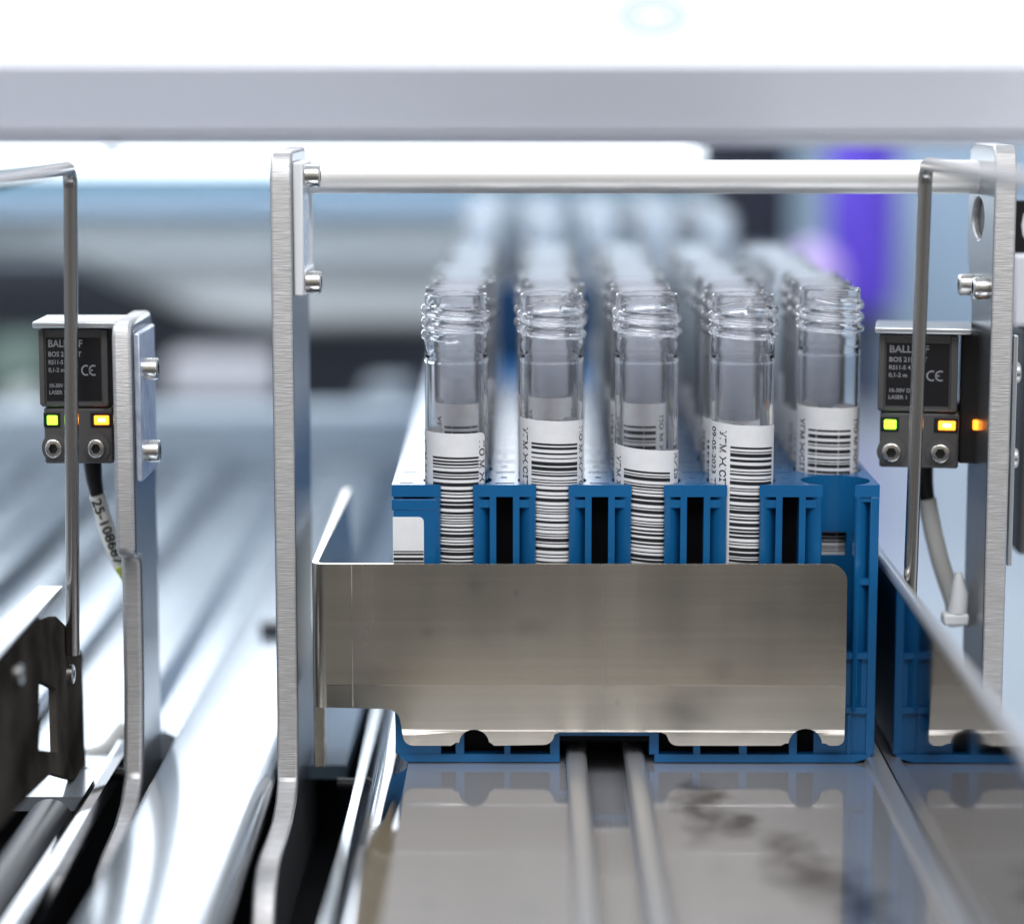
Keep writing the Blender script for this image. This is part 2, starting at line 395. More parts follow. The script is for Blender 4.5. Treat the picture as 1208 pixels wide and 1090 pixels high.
def make_rack(yf, rows, label, handle, detail):
    rk = thing('tube_rack', label, 'tube rack', ((XL + XR) / 2, yf, 0), 'blue tube racks on the deck')
    ylen = CB + PITCH_Y * (rows - 1) + 9
    tp = MB()
    for j in range(rows):
        cyy = yf + CB + j * PITCH_Y
        y0 = yf if j == 0 else cyy - PITCH_Y / 2; y1 = yf + ylen if j == rows - 1 else cyy + PITCH_Y / 2
        for i in range(5):
            x0 = COLX[i] - PITCH_X / 2 if i else XL; x1 = COLX[i] + PITCH_X / 2 if i < 4 else XR
            ring_cell(tp, COLX[i], cyy, x0, x1, y0, y1, HR, ZT - TP, ZT)
    obj('top_plate', tp, 'blue', rk)
    for i in range(5):                    # small slots and dots moulded in the top between the holes
        pass
    sl = MB()
    for j in range(rows):
        for i in range(4):
            xm = COLX[i] + PITCH_X / 2; cyy = yf + CB + j * PITCH_Y
            sl.box(xm - 2.0, xm + 2.0, cyy - 4.6, cyy - 3.7, ZT - .5, ZT + .05)
            sl.cyl((xm - .2, cyy + 3.6, ZT - .5), (xm - .2, cyy + 3.6, ZT + .05), .7, 10)
        sl.box(XL + 1.6, XL + 4.2, yf + CB + j * PITCH_Y - 4.6, yf + CB + j * PITCH_Y - 3.8, ZT - .5, ZT + .05)
    o = obj('moulded_slot', sl, 'blue_dark', rk); o['kind'] = 'stuff'
    # walls
    for (a, b) in ((XL + .3, XL + 2.1), (XR - 1.8, XR - .3)):
        obj('side_wall', MB().box(a, b, yf + 1.2, yf + ylen - 1.3, 2, ZT - TP), 'blue', rk)
    obj('end_wall', MB().box(XL + .3, XR - .3, yf + ylen - 1.2, yf + ylen, 2, ZT - TP), 'blue', rk)
    if handle:
        obj('handle', MB().box(XL + 12, XR - 12, yf + ylen - 3.2, yf + ylen - .4, ZT + .02, ZT + 21), 'blue_dark', rk, bevel=1.0)
    # base
    bs = MB()
    xa, xb = P(664, 900, yf if detail else 0).x, P(772, 900, 0).x
    xa = P(660, 900, 0).x
    for (a, b) in ((XL + 1.2, xa), (xb, XR - .6)):
        bs.prism([(a + (0 if a > 0 else 1.4), .25), (b - (3.5 if b > 30 else 0), .25), (b, 1.3 if b > 30 else .25), (b, 1.9), (a, 1.9), (a, 1.4)], 'y', yf, yf + ylen)
    obj('tunnel_shade', MB().box(xa + .02, xb - .02, yf + .2, yf + ylen, 4.6, 5.8), 'void', rk)  # near-black sheets added for the shade inside the tunnel
    obj('tunnel_shade', MB().box(xa + .02, xb - .02, yf + 14, yf + 15, 0.1, 4.58), 'void', rk)
    obj('base_plate', bs, 'blue', rk)
    if not detail:
        obj('front_wall', MB().box(XL, XR, yf, yf + 1.2, 2, ZT - TP), 'blue', rk)
        return rk
    fr = 'blue'
    for i in range(4):
        xm = COLX[i] + PITCH_X / 2
        obj('gap_shade', MB().box(xm - 1.7, xm + 1.7, yf + 4.4, yf + 5.2, 7.1, ZT - TP), 'void', rk)  # black strip put in for the shade between the ribs
    zp = lambda y_: P(620, y_, 0).z
    # ribs between the slots
    for i in range(4):
        xm = COLX[i] + PITCH_X / 2
        for s_ in (-1, 1):
            obj('rib', MB().box(xm + s_ * 2.35 - .65, xm + s_ * 2.35 + .65, yf, yf + 5.5, 11, ZT - TP), fr, rk)
            a, b = sorted((xm + s_ * 3.0, xm + s_ * 6.05))
            obj('cross_bar', MB().box(a, b, yf + .25, yf + 1.6, ZT - 4.7, ZT - 3.1), fr, rk)
    for i in range(5):
        so = MB()
        if i < 4:
            socket(so, COLX[i], yf + CB, 11, ZT - TP, -62, 242)
        else:
            socket(so, COLX[i], yf + CB, zp(640), ZT - TP, -62, 242)
            socket(so, COLX[i], yf + CB, zp(668), zp(640), -62, 62); socket(so, COLX[i], yf + CB, zp(668), zp(640), 128, 242); socket(so, COLX[i], yf + CB, 11, zp(668), -62, 242)
        obj('socket', so, fr, rk, 50)
        s2 = MB(); socket(s2, COLX[i], yf + CB + PITCH_Y, 11, ZT - TP, -62 if i == 4 else 0, 242 if i == 4 else 180)
        obj('socket', s2, fr, rk, 50)
    # left end block with overhanging lip
    zl = zp(602)
    xs = P(519, 600, 0).x
    obj('corner_lip', MB().box(XL, xs, yf + .01, yf + 1.6, zl, zp(589)), fr, rk, bevel=.15)
    obj('corner_panel', MB().box(XL + .4, xs - .0, yf + .12, yf + 1.6, 1.92, zl), fr, rk)
    lb = MB()
    x0, x1, za, zb = P(463.5, 640, 0).x, P(500, 640, 0).x, zp(690), zp(610)
    lb.prism([(x0, za), (x1, za), (x1, zb - 1)] + arc(x1 - 1, zb - 1, 1, 0, 90, 5) + [(x0, zb)], 'y', yf + .02, yf + .12)
    lab = obj('rack_sticker', lb, 'paper', rk)
    br = MB(); z = zp(650)
    random.seed(3)
    while z > za + .3:
        h = random.choice([.25, .4, .6]); br.box(x0 + .1, x1 - .05, yf - .01, yf + .02, z - h, z); z -= h + random.choice([.25, .45])
    obj('barcode', br, 'ink', lab)
    # right end block
    xr0 = P(1009.5, 600, 0).x
    obj('rib', MB().box(xr0, xr0 + .9, yf, yf + 4, 14, ZT - TP), fr, rk)
    obj('rib', MB().box(XR - 1.75, XR, yf, yf + 2.4, 1.92, ZT - TP), fr, rk, bevel=.15)
    for (ya, yb, yo) in ((584, 592, .3), (683, 690, .3)):
        obj('cross_bar', MB().box(xr0 + .9, XR - 1.75, yf + yo, yf + 3, zp(yb), zp(ya)), fr, rk)
    obj('recess_panel', MB().box(xr0 + .9, XR - 1.75, yf + 2.6, yf + 3.6, 1.92, ZT - TP), fr, rk)
    xp = P(985, 800, 0).x
    obj('cross_bar', MB().box(xp - 4, XR - 1.75, yf + .01, yf + 3, zp(777), zp(770)), fr, rk)
    obj('lower_panel', MB().box(xp - 4, XR - 1.76, yf + 1.0, yf + 2.5, 1.92, zp(777)), fr, rk)
    obj('cross_bar', MB().box(xp - 4, XR - 1.75, yf + .01, yf + .98, zp(841), zp(834)), fr, rk)
    obj('rib', MB().box(P(1000, 850, 0).x, P(1004, 850, 0).x, yf + .3, yf + .98, 1.92, zp(842)), fr, rk)
    # feet and pocket ribs under the steel plate
    for (a, b) in ((470, 474), (537.5, 547.5), (595, 602), (649, 660), (766, 777), (818, 826), (872, 881), (931, 940)):
        obj('foot_rib', MB().box(P(a, 880, 0).x, P(b, 880, 0).x, yf + .05, yf + 6, 1.92, 14), fr, rk)
    obj('pocket_back', MB().box(XL + 2.2, P(648, 880, 0).x, yf + 2.6, yf + 3.4, 1.92, 12), 'void', rk)  # pocket backs coloured near black for the shade under the plate
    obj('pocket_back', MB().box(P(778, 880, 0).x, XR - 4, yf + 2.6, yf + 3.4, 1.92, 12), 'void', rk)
    obj('tunnel_roof', MB().box(xa + .0, xb, yf + .02, yf + 6, 5.81, 7.0), fr, rk)
    return rk
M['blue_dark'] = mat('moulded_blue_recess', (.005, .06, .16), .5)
ROWS1 = 17
make_rack(0, ROWS1, 'blue perforated tube rack behind the steel plate, front one of two', True, True)
R2Y = 292
make_rack(R2Y, 12, 'far blurred blue tube rack standing behind the front rack', False, False)

# ------------------------------------------------------------------ sample tubes
ZB = 10.0
ZRIM = P(540, 346.5, CB).z
HT = ZRIM - ZB
RO, RI = 6.42, 5.7
def tube_mesh(name, na, dz, m, hires=True):
    pitch, turns, half, amp = 2.55, 2.25, .96, .84
    ztop = HT - 2.3
    rows = []
    z = .0
    prof = [(0.0, 0.6), (.25, 2.4), (1.0, 4.2), (2.4, 5.7), (4.4, 6.35), (6.5, RO), (HT - 14.0, RO), (HT - 13.6, RO), (HT - 13.3, RO + .2), (HT - 13.0, RO), (HT - 10.2, RO), (HT - 9.2, 6.36)]
    for (z, r) in prof: rows.append((z, r, False))
    z = HT - 9.0
    while z < HT - 1.0: rows.append((z, 6.30, True)); z += dz
    for (dzz, r) in ((-.8, 6.28), (-.3, 6.28), (-.1, 6.20), (0, 6.02), (0, 5.92), (-.12, 5.78), (-.4, RI), (-9, RI), (-14, RI), (-60, RI), (-(HT - 7), RI - .1), (-(HT - 3), 4.4), (-(HT - 1.6), 2.2), (-(HT - 1.3), .5)):
        rows.append((HT + dzz, r, False))
    vs = []
    for (z, r, th) in rows:
        for k in range(na):
            a = 2 * math.pi * k / na; rr = r
            if th:
                best = 0
                for q in range(0, 4):
                    t = (a / (2 * math.pi)) + q
                    if t > turns + .25: continue
                    zc = ztop - pitch * (t) - .3
                    d = abs(z - zc) / half
                    fade = min(1, t / .18, max(0, (turns + .25 - t) / .18))
                    if d < 1: best = max(best, (1 - d * d) ** .5 * amp * fade ** .5)
                rr += best
            vs.append((rr * math.cos(a), rr * math.sin(a), z))
    n = len(rows)
    fs = [(i * na + k, i * na + (k + 1) % na, (i + 1) * na + (k + 1) % na, (i + 1) * na + k) for i in range(n - 1) for k in range(na)]
    fs += [tuple(range(na - 1, -1, -1)), tuple(range((n - 1) * na, n * na))]
    return MB().add(vs, fs).mesh(name, m, 70)
MT_HI = tube_mesh('tube_body', 96, .13, 'glass')
MT_MID = tube_mesh('tube_body', 64, .26, 'thin')
MT_LO = tube_mesh('tube_body', 36, .45, 'thin_far')

def cyl_pt(a, r, z): return (r * math.sin(a), -r * math.cos(a), z)    # a = 0 faces the camera
LR = 6.53
def label_mesh(skew, lo, hi, n=48):
    """paper sleeve; z = 0 is its top edge at the front"""
    vs = []; fs = []
    for i in range(n + 1):
        a = R(lo + (hi - lo) * i / n); zt_ = -skew * a
        c = 0
        if i in (0, n): c = -.9
        elif i in (1, n - 1): c = -.25
        vs += [cyl_pt(a, LR, -56), cyl_pt(a, LR, zt_ + c), cyl_pt(a, LR - .08, zt_ + c), cyl_pt(a, LR - .08, -56)]
    for i in range(n):
        for k in range(4): fs.append((i * 4 + k, i * 4 + (k + 1) % 4, i * 4 + 4 + (k + 1) % 4, i * 4 + 4 + k))
    fs += [(0, 1, 2, 3), (n * 4 + 3, n * 4 + 2, n * 4 + 1, n * 4)]
    return MB().add(vs, fs).mesh('label', 'paper', 40)
def bars_mesh(seed, skew, lo, hi, start, end=-55, n=14):
    rnd = random.Random(seed); z = start; mb = MB()
    first = True
    while z > end:
        h = rnd.choice([.24, .24, .40, .55, .75]) if not first else .42; first = False
        for i in range(n):
            a, b = R(lo + (hi - lo) * i / n), R(lo + (hi - lo) * (i + 1) / n)
            mb.add([cyl_pt(a, LR + .02, z - h - skew * a), cyl_pt(b, LR + .02, z - h - skew * b), cyl_pt(b, LR + .02, z - skew * b), cyl_pt(a, LR + .02, z - skew * a)], [(0, 1, 2, 3)])
        z -= h + rnd.choice([.22, .30, .45, .62])
    return mb.mesh('barcode', 'ink', 60)
def print_mesh(lines):
    """lines = (text, angle deg of its base line, z of its start, size)"""
    mb = MB()
    for (s, a, z, size) in lines:
        vs, fs = text_mesh(s, size)
        mb.add([cyl_pt(R(a) + v[1] / LR, LR + .02, z - v[0]) for v in vs], fs)
    return mb.mesh('printed_text', 'ink')
COMMON_LABEL = label_mesh(.15, -165, 165, 24); COMMON_BARS = bars_mesh(11, .15, -44, 40, -4.6, -30, 8)
COMMON_PRINT = print_mesh([('УГМ Ж/СІТ-АЛП', -66, -2.5, 2.1), ('ПО М ЖИТОМИР', 50, -2.5, 2.1)])

def tube(x, y, label, ztop, hires, seed, bars=None, labmesh=None, txt=None, rot=0, cloud=False):
    t = thing('sample_tube', label, 'sample tube', (x, y, ZB), 'open clear sample tubes in the blue racks')
    tl = random.Random(int(x * 7 + y * 13)); k_ = .25 if hires == 2 else 1
    t.rotation_euler = (R(tl.uniform(-.7, .7) * k_), R(tl.uniform(-.7, .7) * k_), 0)
    t.location.z += tl.uniform(-.5, .5) * k_ * MM
    b = bpy.data.objects.new('tube_body', {2: MT_HI, 1: MT_MID, 0: MT_LO}[int(hires)]); COL.objects.link(b); b.parent = t
    b.rotation_euler.z = R(rot)
    l = bpy.data.objects.new('label', labmesh or COMMON_LABEL); COL.objects.link(l); l.parent = t
    l.location.z = (ztop - ZB) * MM
    if seed: l.rotation_euler.z = R(random.Random(seed).uniform(-24, 24))
    c = bpy.data.objects.new('barcode', bars or COMMON_BARS); COL.objects.link(c); c.parent = l
    if txt or hires:
        d = bpy.data.objects.new('printed_text', txt or COMMON_PRINT); COL.objects.link(d); d.parent = l
    return t
zf = lambda y_: P(620, y_, CB - 6.5).z
front = [
 # label top px, skew, (lo,hi) of sleeve, bars (lo,hi,start), text, tube rotation, description
 (512, .10, (-150, 62), (-46, 44, -4.8), [('ПО М ЖИТОМИР', 46, -1.6, 2.2), ('УГМ Ж/СІТ', -80, -1.6, 2.1)], 100, 'front row open tube at the left end, label text only on its right side'),
 (497, .25, (-88, 160), (-39, 52, -4.6), [('УГМ Ж/СІТ-АЛП 6', -62, -1.6, 2.2), ('ПО М ЖИТОМИР', 58, -1.4, 2.1)], -75, 'front row open tube second from left, label reaching highest of the front four'),
 (531, .55, (-84, 150), (-46, 45, -4.4), [('УГМ Ж/СІТ-АЛП', -68, -1.6, 2.1), ('КИЇВ Ж', 58, -1.0, 2.2)], 0, 'front row open tube in the middle column with the lowest paper label'),
 (502, .35, (-130, 86), (-25, 64, -4.4), [('УГМ Ж/СІТ-АЛП', -47, -1.2, 2.2), ('09-05-2023 ТБ', -70, -.6, 2.1)], -90, 'front row open tube fourth from left, two lines of print on its label'),
]
for i, (ly, sk, (lo, hi), (b0, b1, bs_), lines, rot, desc) in enumerate(front):
    tube(COLX[i], CB, desc, zf(ly), 2, 0, bars_mesh(20 + i, sk, b0, b1, bs_), label_mesh(sk, lo, hi), print_mesh(lines), rot)
ORD = 'first second third fourth fifth sixth seventh eighth ninth tenth eleventh twelfth thirteenth fourteenth fifteenth sixteenth seventeenth'.split()
CN = ['leftmost column', 'second column', 'middle column', 'fourth column', 'rightmost column']
rnd = random.Random(5)
ztops = {(1, 0): zf(495) + 1.0, (1, 1): zf(478), (1, 2): zf(487), (1, 3): zf(505), (1, 4): zf(493)}
for j in range(1, 12):
    for i in range(5):
        zt_ = ztops.get((j, i), zf(500) + rnd.uniform(-5, 6))
        desc = 'open clear tube, %s row from the front, %s of the front rack' % (ORD[j], CN[i])
        if (j, i) == (1, 4): desc = 'slightly blurred open tube at right edge, behind the empty front hole'
        tube(COLX[i], CB + PITCH_Y * j, desc, zt_, 2 if (j, i) == (1, 4) else int(j <= 3), 100 + j * 5 + i if (j, i) != (1, 4) else 0, rot=rnd.uniform(0, 360))
for j in range(3, 12):
    for i in range(5):
        tube(COLX[i], R2Y + CB + PITCH_Y * j, 'far blurred tube, %s row, %s of the rear rack' % (ORD[j], CN[i]), zf(500) + rnd.uniform(-5, 6), False, 300 + j * 5 + i, rot=rnd.uniform(0, 360))

# ------------------------------------------------------------------ steel stop plate in front of the rack
PY = -5.0
zb1, zb2 = P(700, 808, PY).z, P(700, 863, PY).z
def pl(x, y): p = P(x, y, PY); return (p.x, p.z)
outl = []
def rnd_corner(cx, cy_, r, a0, a1, n=6):
    return [(cx + r * math.cos(R(a0 + (a1 - a0) * i / n)), cy_ - r * math.sin(R(a0 + (a1 - a0) * i / n))) for i in range(n + 1)]
outl += [(384, 665.5)]
outl += rnd_corner(979, 686, 20.5, 90, 0, 8)
outl += rnd_corner(988, 873, 9, 0, -90)
outl += [(980, 882), (974, 879)] + rnd_corner(951, 881, 20, 5, 175, 12) + [(928, 879), (922, 882)]
outl += [(800, 882)] + rnd_corner(800, 870, 12, -90, -170, 4) + [(786, 868), (780, 865.5)]
outl += [(660, 865.5), (655, 868)] + rnd_corner(641, 868, 13, 0, -90, 5)
outl += [(583, 882), (578, 878)] + rnd_corner(559, 880, 18, 5, 175, 12) + [(538, 878), (532, 882)]
outl += rnd_corner(487, 870, 12, -90, -170, 4) + [(473, 858)] + rnd_corner(456, 853, 16, 5, 85, 5)
outl += [(384, 835)]
pts = [pl(*p) for p in outl]
bm = bmesh.new()
f0 = bm.faces.new([bm.verts.new((p[0], PY, p[1])) for p in pts])
for zc in [zb1 - q * (zb1 - zb2 + 6) / 10 for q in range(11)] + [zb1 - .14, zb2, zb2 - .14]:
    bmesh.ops.bisect_plane(bm, geom=bm.verts[:] + bm.edges[:] + bm.faces[:], plane_co=(0, 0, zc), plane_no=(0, 0, 1))
for v in bm.verts:
    if v.co.z < zb1:
        t = (zb1 - v.co.z); v.co.y += (.12 if t > .1 else 0) + (.08 if v.co.z < zb2 - .1 else 0) + t * math.tan(R(3.5)) + t * t * .0045
ret = bmesh.ops.extrude_face_region(bm, geom=bm.faces[:])
for v in [g for g in ret['geom'] if isinstance(g, bmesh.types.BMVert)]: v.co.y += 1.3
bmesh.ops.recalc_face_normals(bm, faces=bm.faces)
bmesh.ops.scale(bm, vec=(MM, MM, MM), verts=bm.verts)
me = bpy.data.meshes.new('front_panel'); bm.to_mesh(me); bm.free(); me.materials.append(M['steel'])
me.polygons.foreach_set('use_smooth', [True] * len(me.polygons)); me.set_sharp_from_angle(angle=R(30))
sp = thing('stop_plate', 'bent brushed steel plate with notched lower edge across the rack front', 'steel plate')
fp = bpy.data.objects.new('front_panel', me); COL.objects.link(fp); fp.parent = sp
q = fp.modifiers.new('bevel', 'BEVEL'); q.width = .18 * MM; q.segments = 2; q.limit_method = 'ANGLE'; q.angle_limit = R(50)
# rounded corner and side arm, running back beside the post
xa_, xb_ = P(384, 700, PY).x, P(367, 700, PY).x
rc = xa_ - xb_
ztp, zbt = P(384, 665.5, PY).z, P(384, 835, PY).z
outer = [(xa_, PY)] + [(xa_ - rc * math.sin(R(a)), PY + rc - rc * math.cos(R(a))) for a in range(0, 91, 9)] + [(xb_, PY + 90), (xb_, PY + 96)]
inner = [(xb_ + 1.3, PY + 96), (xb_ + 1.3, PY + 90)] + [(xa_ - (rc - 1.3) * math.sin(R(a)), PY + rc - (rc - 1.3) * math.cos(R(a))) for a in range(90, -1, -9)]
obj('side_arm', MB().prism(outer + inner, 'z', zbt, ztp), 'steel', sp, 40)
# crease lines pressed into the sheet
cr = MB()

cr = MB(); xk = P(415, 700, PY).x
cr.box(xk - .09, xk + .09, PY - .05, PY + .2, zbt + .05, ztp - .1)
obj('crease', cr, 'steel', sp, bevel=.08)
# small stub bracket under the corner
obj('support_stub', MB().box(P(370, 850, 2).x, P(383, 850, 2).x, 2, 6, P(375, 905, 2).z, zbt), 'steel', sp, bevel=.2)

# ------------------------------------------------------------------ posts
def bolt_mesh(r=2.3, h=2.9, name='bolt'):
    """socket-head bolt; its axis is +x, its seat at x = 0"""
    mb = MB(); n = 36
    prof = [(0, r), (h * .86, r), (h * .96, r * .93), (h, r * .84)]
    vs = []
    for (x_, rr) in prof:
        for k in range(n):
            a = 2 * math.pi * k / n; q = rr * (1 + (.012 if k % 2 else -.012) * (x_ < h * .9))
            vs.append((x_, q * math.cos(a), q * math.sin(a)))
    def hexr(a): a = a % (math.pi / 3) - math.pi / 6; return r * .48 / math.cos(a)
    for x_ in (h, h * .35):
        for k in range(n):
            a = 2 * math.pi * k / n; vs.append((x_, hexr(a) * math.cos(a), hexr(a) * math.sin(a)))
    fs = [(i * n + k, i * n + (k + 1) % n, (i + 1) * n + (k + 1) % n, (i + 1) * n + k) for i in range(5) for k in range(n)]
    fs += [tuple(range(n - 1, -1, -1)), tuple(range(5 * n, 6 * n))]
    me = mb.add(vs, fs).mesh(name, 'bolt', 40); me.materials.append(M['socket_dark'])
    for p in me.polygons:
        c = p.center / MM
        if math.hypot(c.y, c.z) < r * .58 and c.x > .01: p.material_index = 1
    return me
BOLT = bolt_mesh(2.25, 3.0); BOLT_S = bolt_mesh(1.95, 1.6)
def put_bolt(parent, loc, rotz=0, me=None, name='bolt'):
    o = bpy.data.objects.new(name, me or BOLT); COL.objects.link(o); o.parent = parent
    o.location = (Vector(loc) - root_loc(parent)) * MM; o.rotation_euler.z = R(rotz); return o

# centre post
XP1 = P(347.5, 500, 0).x; XP0 = P(322, 500, 0).x
ztop = P(332, 179, 0).z
post = thing('mounting_post', 'tall brushed metal post left of the rack with white framed window', 'post', ((XP0 + XP1) / 2, 0, -30), 'upright metal posts')
def yz(px, py, X): p = PX(px, py, X); return (p.y, p.z)
prof = [(1, ztop - 2.2), (2.4, ztop - .5), (4, ztop), (34, ztop), (37, ztop - 1.5), (38, ztop - 4), (38, -40), (-62, -40), (-60, -16)]
prof = prof[:7] + [yz(a, b, XP0) for a, b in ((295, 1130), (296, 1090), (298.5, 1045), (301.5, 1022), (306, 1006), (313, 988), (319.5, 968), (324, 945), (326.6, 920))]
prof[6] = (38, -46); prof.insert(7, (prof[7][0], -46))
prof += [(0, 10), (0, ztop - 6)]
face_mat(obj('post_plate', MB().prism(prof, 'x', XP0, XP1), 'cut_edge', post, bevel=.55).data, 'post_face')
# white frame with window on the right face
z1, z0 = P(350, 192, 3).z, P(350, 349, 3).z
fx0, fx1 = XP1 + .02, XP1 + 2.0
fy0, fy1 = 2, 26
obj('window_frame', MB().box(fx0, fx1, fy0, fy0 + 2.2, z0, z1), 'white', post, bevel=.35)
obj('window_frame', MB().box(fx0, fx1, fy1 - 2.5, fy1, z0, z1), 'white', post, bevel=.35)
for a, b in ((z0, z0 + 5.0), (z1 - 5.0, z1)):
    obj('window_frame', MB().box(fx0, fx1 + .4, fy0 + 2.2, fy1 - 2.5, a, b), 'white', post, bevel=.25)
obj('window', MB().box(fx0, fx1 - .4, fy0 + 2.21, fy1 - 2.51, z0 + 5.01, z1 - 5.01), 'reflector', post) if 'reflector' in M else obj('window', MB().box(fx0, fx1 - .4, fy0 + 2.21, fy1 - 2.51, z0 + 5.01, z1 - 5.01), 'alu_blue', post)
put_bolt(post, (fx1 + .3, 5.5, P(370, 208, 5).z)); put_bolt(post, (fx1 + .3, 5.5, P(370, 333, 5).z))

# cross rod between the posts
RX1, RX0 = P(1166, 500, 0).x, P(1192, 500, 0).x
zr = P(700, 209, 20).z
cr_ = obj('cross_rod', MB().cyl((XP1, 20, zr), (RX1 + .5, 20, zr), 3.45, 48), 'rod', smooth=40) if 'rod' in M else obj('cross_rod', MB().cyl((XP1 + .01, 20, zr), (RX1 - .01, 20, zr), 3.35, 48), 'bolt', smooth=40)
tag(cr_, 'horizontal round pale metal rod joining the two tall posts', 'rod')

# right post
post2 = thing('mounting_post', 'tall brushed metal post at the right with oval hole and two bolts', 'post', ((RX0 + RX1) / 2, 0, -30), 'upright metal posts')
zt2 = P(1178, 172, 0).z
def yz(px, py, X): p = PX(px, py, X); return (p.y, p.z)
prof = [(0, zt2 - 5), (1, zt2 - 1.6), (3, zt2), (24, zt2), (28, zt2 - 1), (30, zt2 - 4), (30, zt2 - 22), (23, zt2 - 34), (23, -30), (0, -30)]
# plate with an oval hole: outline joined to the hole by a slit
hc = yz(1154, 258, RX1)
hole = [(hc[0] + 7.0 * math.cos(R(a)), hc[1] + 4.2 * math.sin(R(a))) for a in range(0, 361, 20)]
bm = bmesh.new()
ov = [bm.verts.new((RX1, p[0], p[1])) for p in prof]; hv = [bm.verts.new((RX1, p[0], p[1])) for p in hole[:-1]]
es = [bm.edges.new((l[i], l[(i + 1) % len(l)])) for l in (ov, hv) for i in range(len(l))]
bmesh.ops.triangle_fill(bm, edges=es, use_beauty=True)
ret = bmesh.ops.extrude_face_region(bm, geom=bm.faces[:])
for v in [g for g in ret['geom'] if isinstance(g, bmesh.types.BMVert)]: v.co.x += RX0 - RX1
bmesh.ops.recalc_face_normals(bm, faces=bm.faces)
hc0 = [(hc[0] + 6.9 * math.cos(R(a)), hc[1] + 4.1 * math.sin(R(a))) for a in range(0, 360, 20)]
obj('hole_dark_plug', MB().prism(hc0, 'x', RX1 + 1.2, RX0 - .4), 'socket_dark', post2)  # dark plug added so the oval hole looks dark inside
pl_loc = root_loc(post2)
for v in bm.verts: v.co = (v.co - pl_loc) * MM
me = bpy.data.meshes.new('post_plate'); bm.to_mesh(me); bm.free(); me.materials.append(M['cut_edge']); face_mat(me, 'post_face')
o = bpy.data.objects.new('post_plate', me); COL.objects.link(o); o.parent = post2
q = o.modifiers.new('bevel', 'BEVEL'); q.width = .45 * MM; q.segments = 2; q.limit_method = 'ANGLE'; q.angle_limit = R(40)
me.polygons.foreach_set('use_smooth', [True] * len(me.polygons)); me.set_sharp_from_angle(angle=R(30))
for (bx, by) in ((1141, 336), (1158, 340)):
    p = PX(bx + 7, by, RX1)
    put_bolt(post2, (RX1 - .02, p.y, p.z), 180)
# side strip on the far side of the right post
strip_ = MB().box(RX0 + .4, RX0 + 1.3, 1, 3, P(1195, 668, 1).z, P(1195, 396, 1).z)
obj('side_strip', strip_, 'alu', post2, bevel=.2)
put_bolt(post2, (RX0 + 1.3, 14, P(1200, 440, 14).z)); put_bolt(post2, (RX0 + 1.3, 14, P(1200, 540, 14).z))

# left sensor post
LX1, LX0 = P(157.5, 500, 0).x, P(133, 500, 0).x
zt3 = P(145, 380, 0).z; zs3 = P(145, 660, 0).z
post3 = thing('sensor_post', 'short thick metal post at far left holding the indicator lamp sensor', 'post', ((LX0 + LX1) / 2, 0, -30), 'upright metal posts')
prof = [(0, zt3 - 3), (1.2, zt3 - .9), (3.5, zt3), (26, zt3), (29, zt3 - 2), (30, zt3 - 6), (30, -46)] + [(yz(107, 1060, LX0)[0], -46)] + [yz(a, b, LX0) for a, b in ((107, 1060), (109, 1032), (119, 1004), (133, 972), (141, 945), (145.4, 915))] + [(5, 8), (6, 16), (6.5, zs3 - 3), (6, zs3 - .6), (2, zs3), (0, zs3 + 1.5)]
face_mat(obj('post_plate', MB().prism(prof, 'x', LX0, LX1), 'cut_edge', post3, bevel=.9).data, 'post_face')
za, zb_ = P(165, 568, 2).z, P(165, 393, 2).z
obj('cover_plate', MB().box(LX1 + .02, LX1 + 1.4, 1.5, 22, za, zb_), 'alu_blue', post3, bevel=.4)
for y_ in (435, 532):
    p = P(168, y_, 6); put_bolt(post3, (LX1 + 1.4, 6, p.z))

# ------------------------------------------------------------------ wire hoops
def hoop(top, foot, near, label, Y=-2, rw=1.4):
    a = P(*foot, Y); b = P(*top, Y)
    t = thing('wire_hoop', label, 'wire hoop', tuple(a), 'bent wire hoops')
    X = b.x; c = PX(near[0], near[1], X)
    d1 = (a - b).normalized(); d2 = (c - b).normalized(); rr = 4.0
    pts = [a] + [b + d1 * (rr + 30)] 
    p0, p2 = b + d1 * rr, b + d2 * rr
    for i in range(9):
        s_ = i / 8; pts.append(p0 * (1 - s_) ** 2 + b * 2 * s_ * (1 - s_) + p2 * s_ ** 2)
    pts += [b + d2 * (rr + 20), c, c + (c - b) * .8]
    obj('wire', MB().tube(pts, rw, 24), 'steel_wire', t, 50)
    return t
h1 = hoop((83, 199), (86, 772), (0, 213), 'bent wire hoop at the left edge in front of the short post')
h2 = hoop((1092, 194), (1073, 712), (1208, 212), 'bent wire hoop at right in front of the post with the oval hole')

# left dark bracket plate carrying the left hoop
XB = P(84, 800, -4).x - 1.4
lb_ = thing('guide_bracket', 'dark polished bracket plate with small window at the lower left edge', 'bracket', (XB, -40, -10))
q = lambda a, b: yz(a, b, XB)
bm = bmesh.new()
oo = [q(-60, 835), q(44, 727), q(50, 733), q(66, 727), q(84, 745), q(97, 772), q(100, 880), q(104, 925), q(60, 912), q(38, 935), q(-60, 1040)]
hh = [q(47, 803), q(66, 812), q(68, 888), q(46, 884)]
ov = [bm.verts.new((XB, p[0], p[1])) for p in oo]; hv = [bm.verts.new((XB, p[0], p[1])) for p in hh]
es = [bm.edges.new((l[i], l[(i + 1) % len(l)])) for l in (ov, hv) for i in range(len(l))]
bmesh.ops.triangle_fill(bm, edges=es, use_beauty=True)
ret = bmesh.ops.extrude_face_region(bm, geom=bm.faces[:])
for v in [g for g in ret['geom'] if isinstance(g, bmesh.types.BMVert)]: v.co.x -= 1.5
bmesh.ops.recalc_face_normals(bm, faces=bm.faces)
ro = root_loc(lb_)
for v in bm.verts: v.co = (v.co - ro) * MM
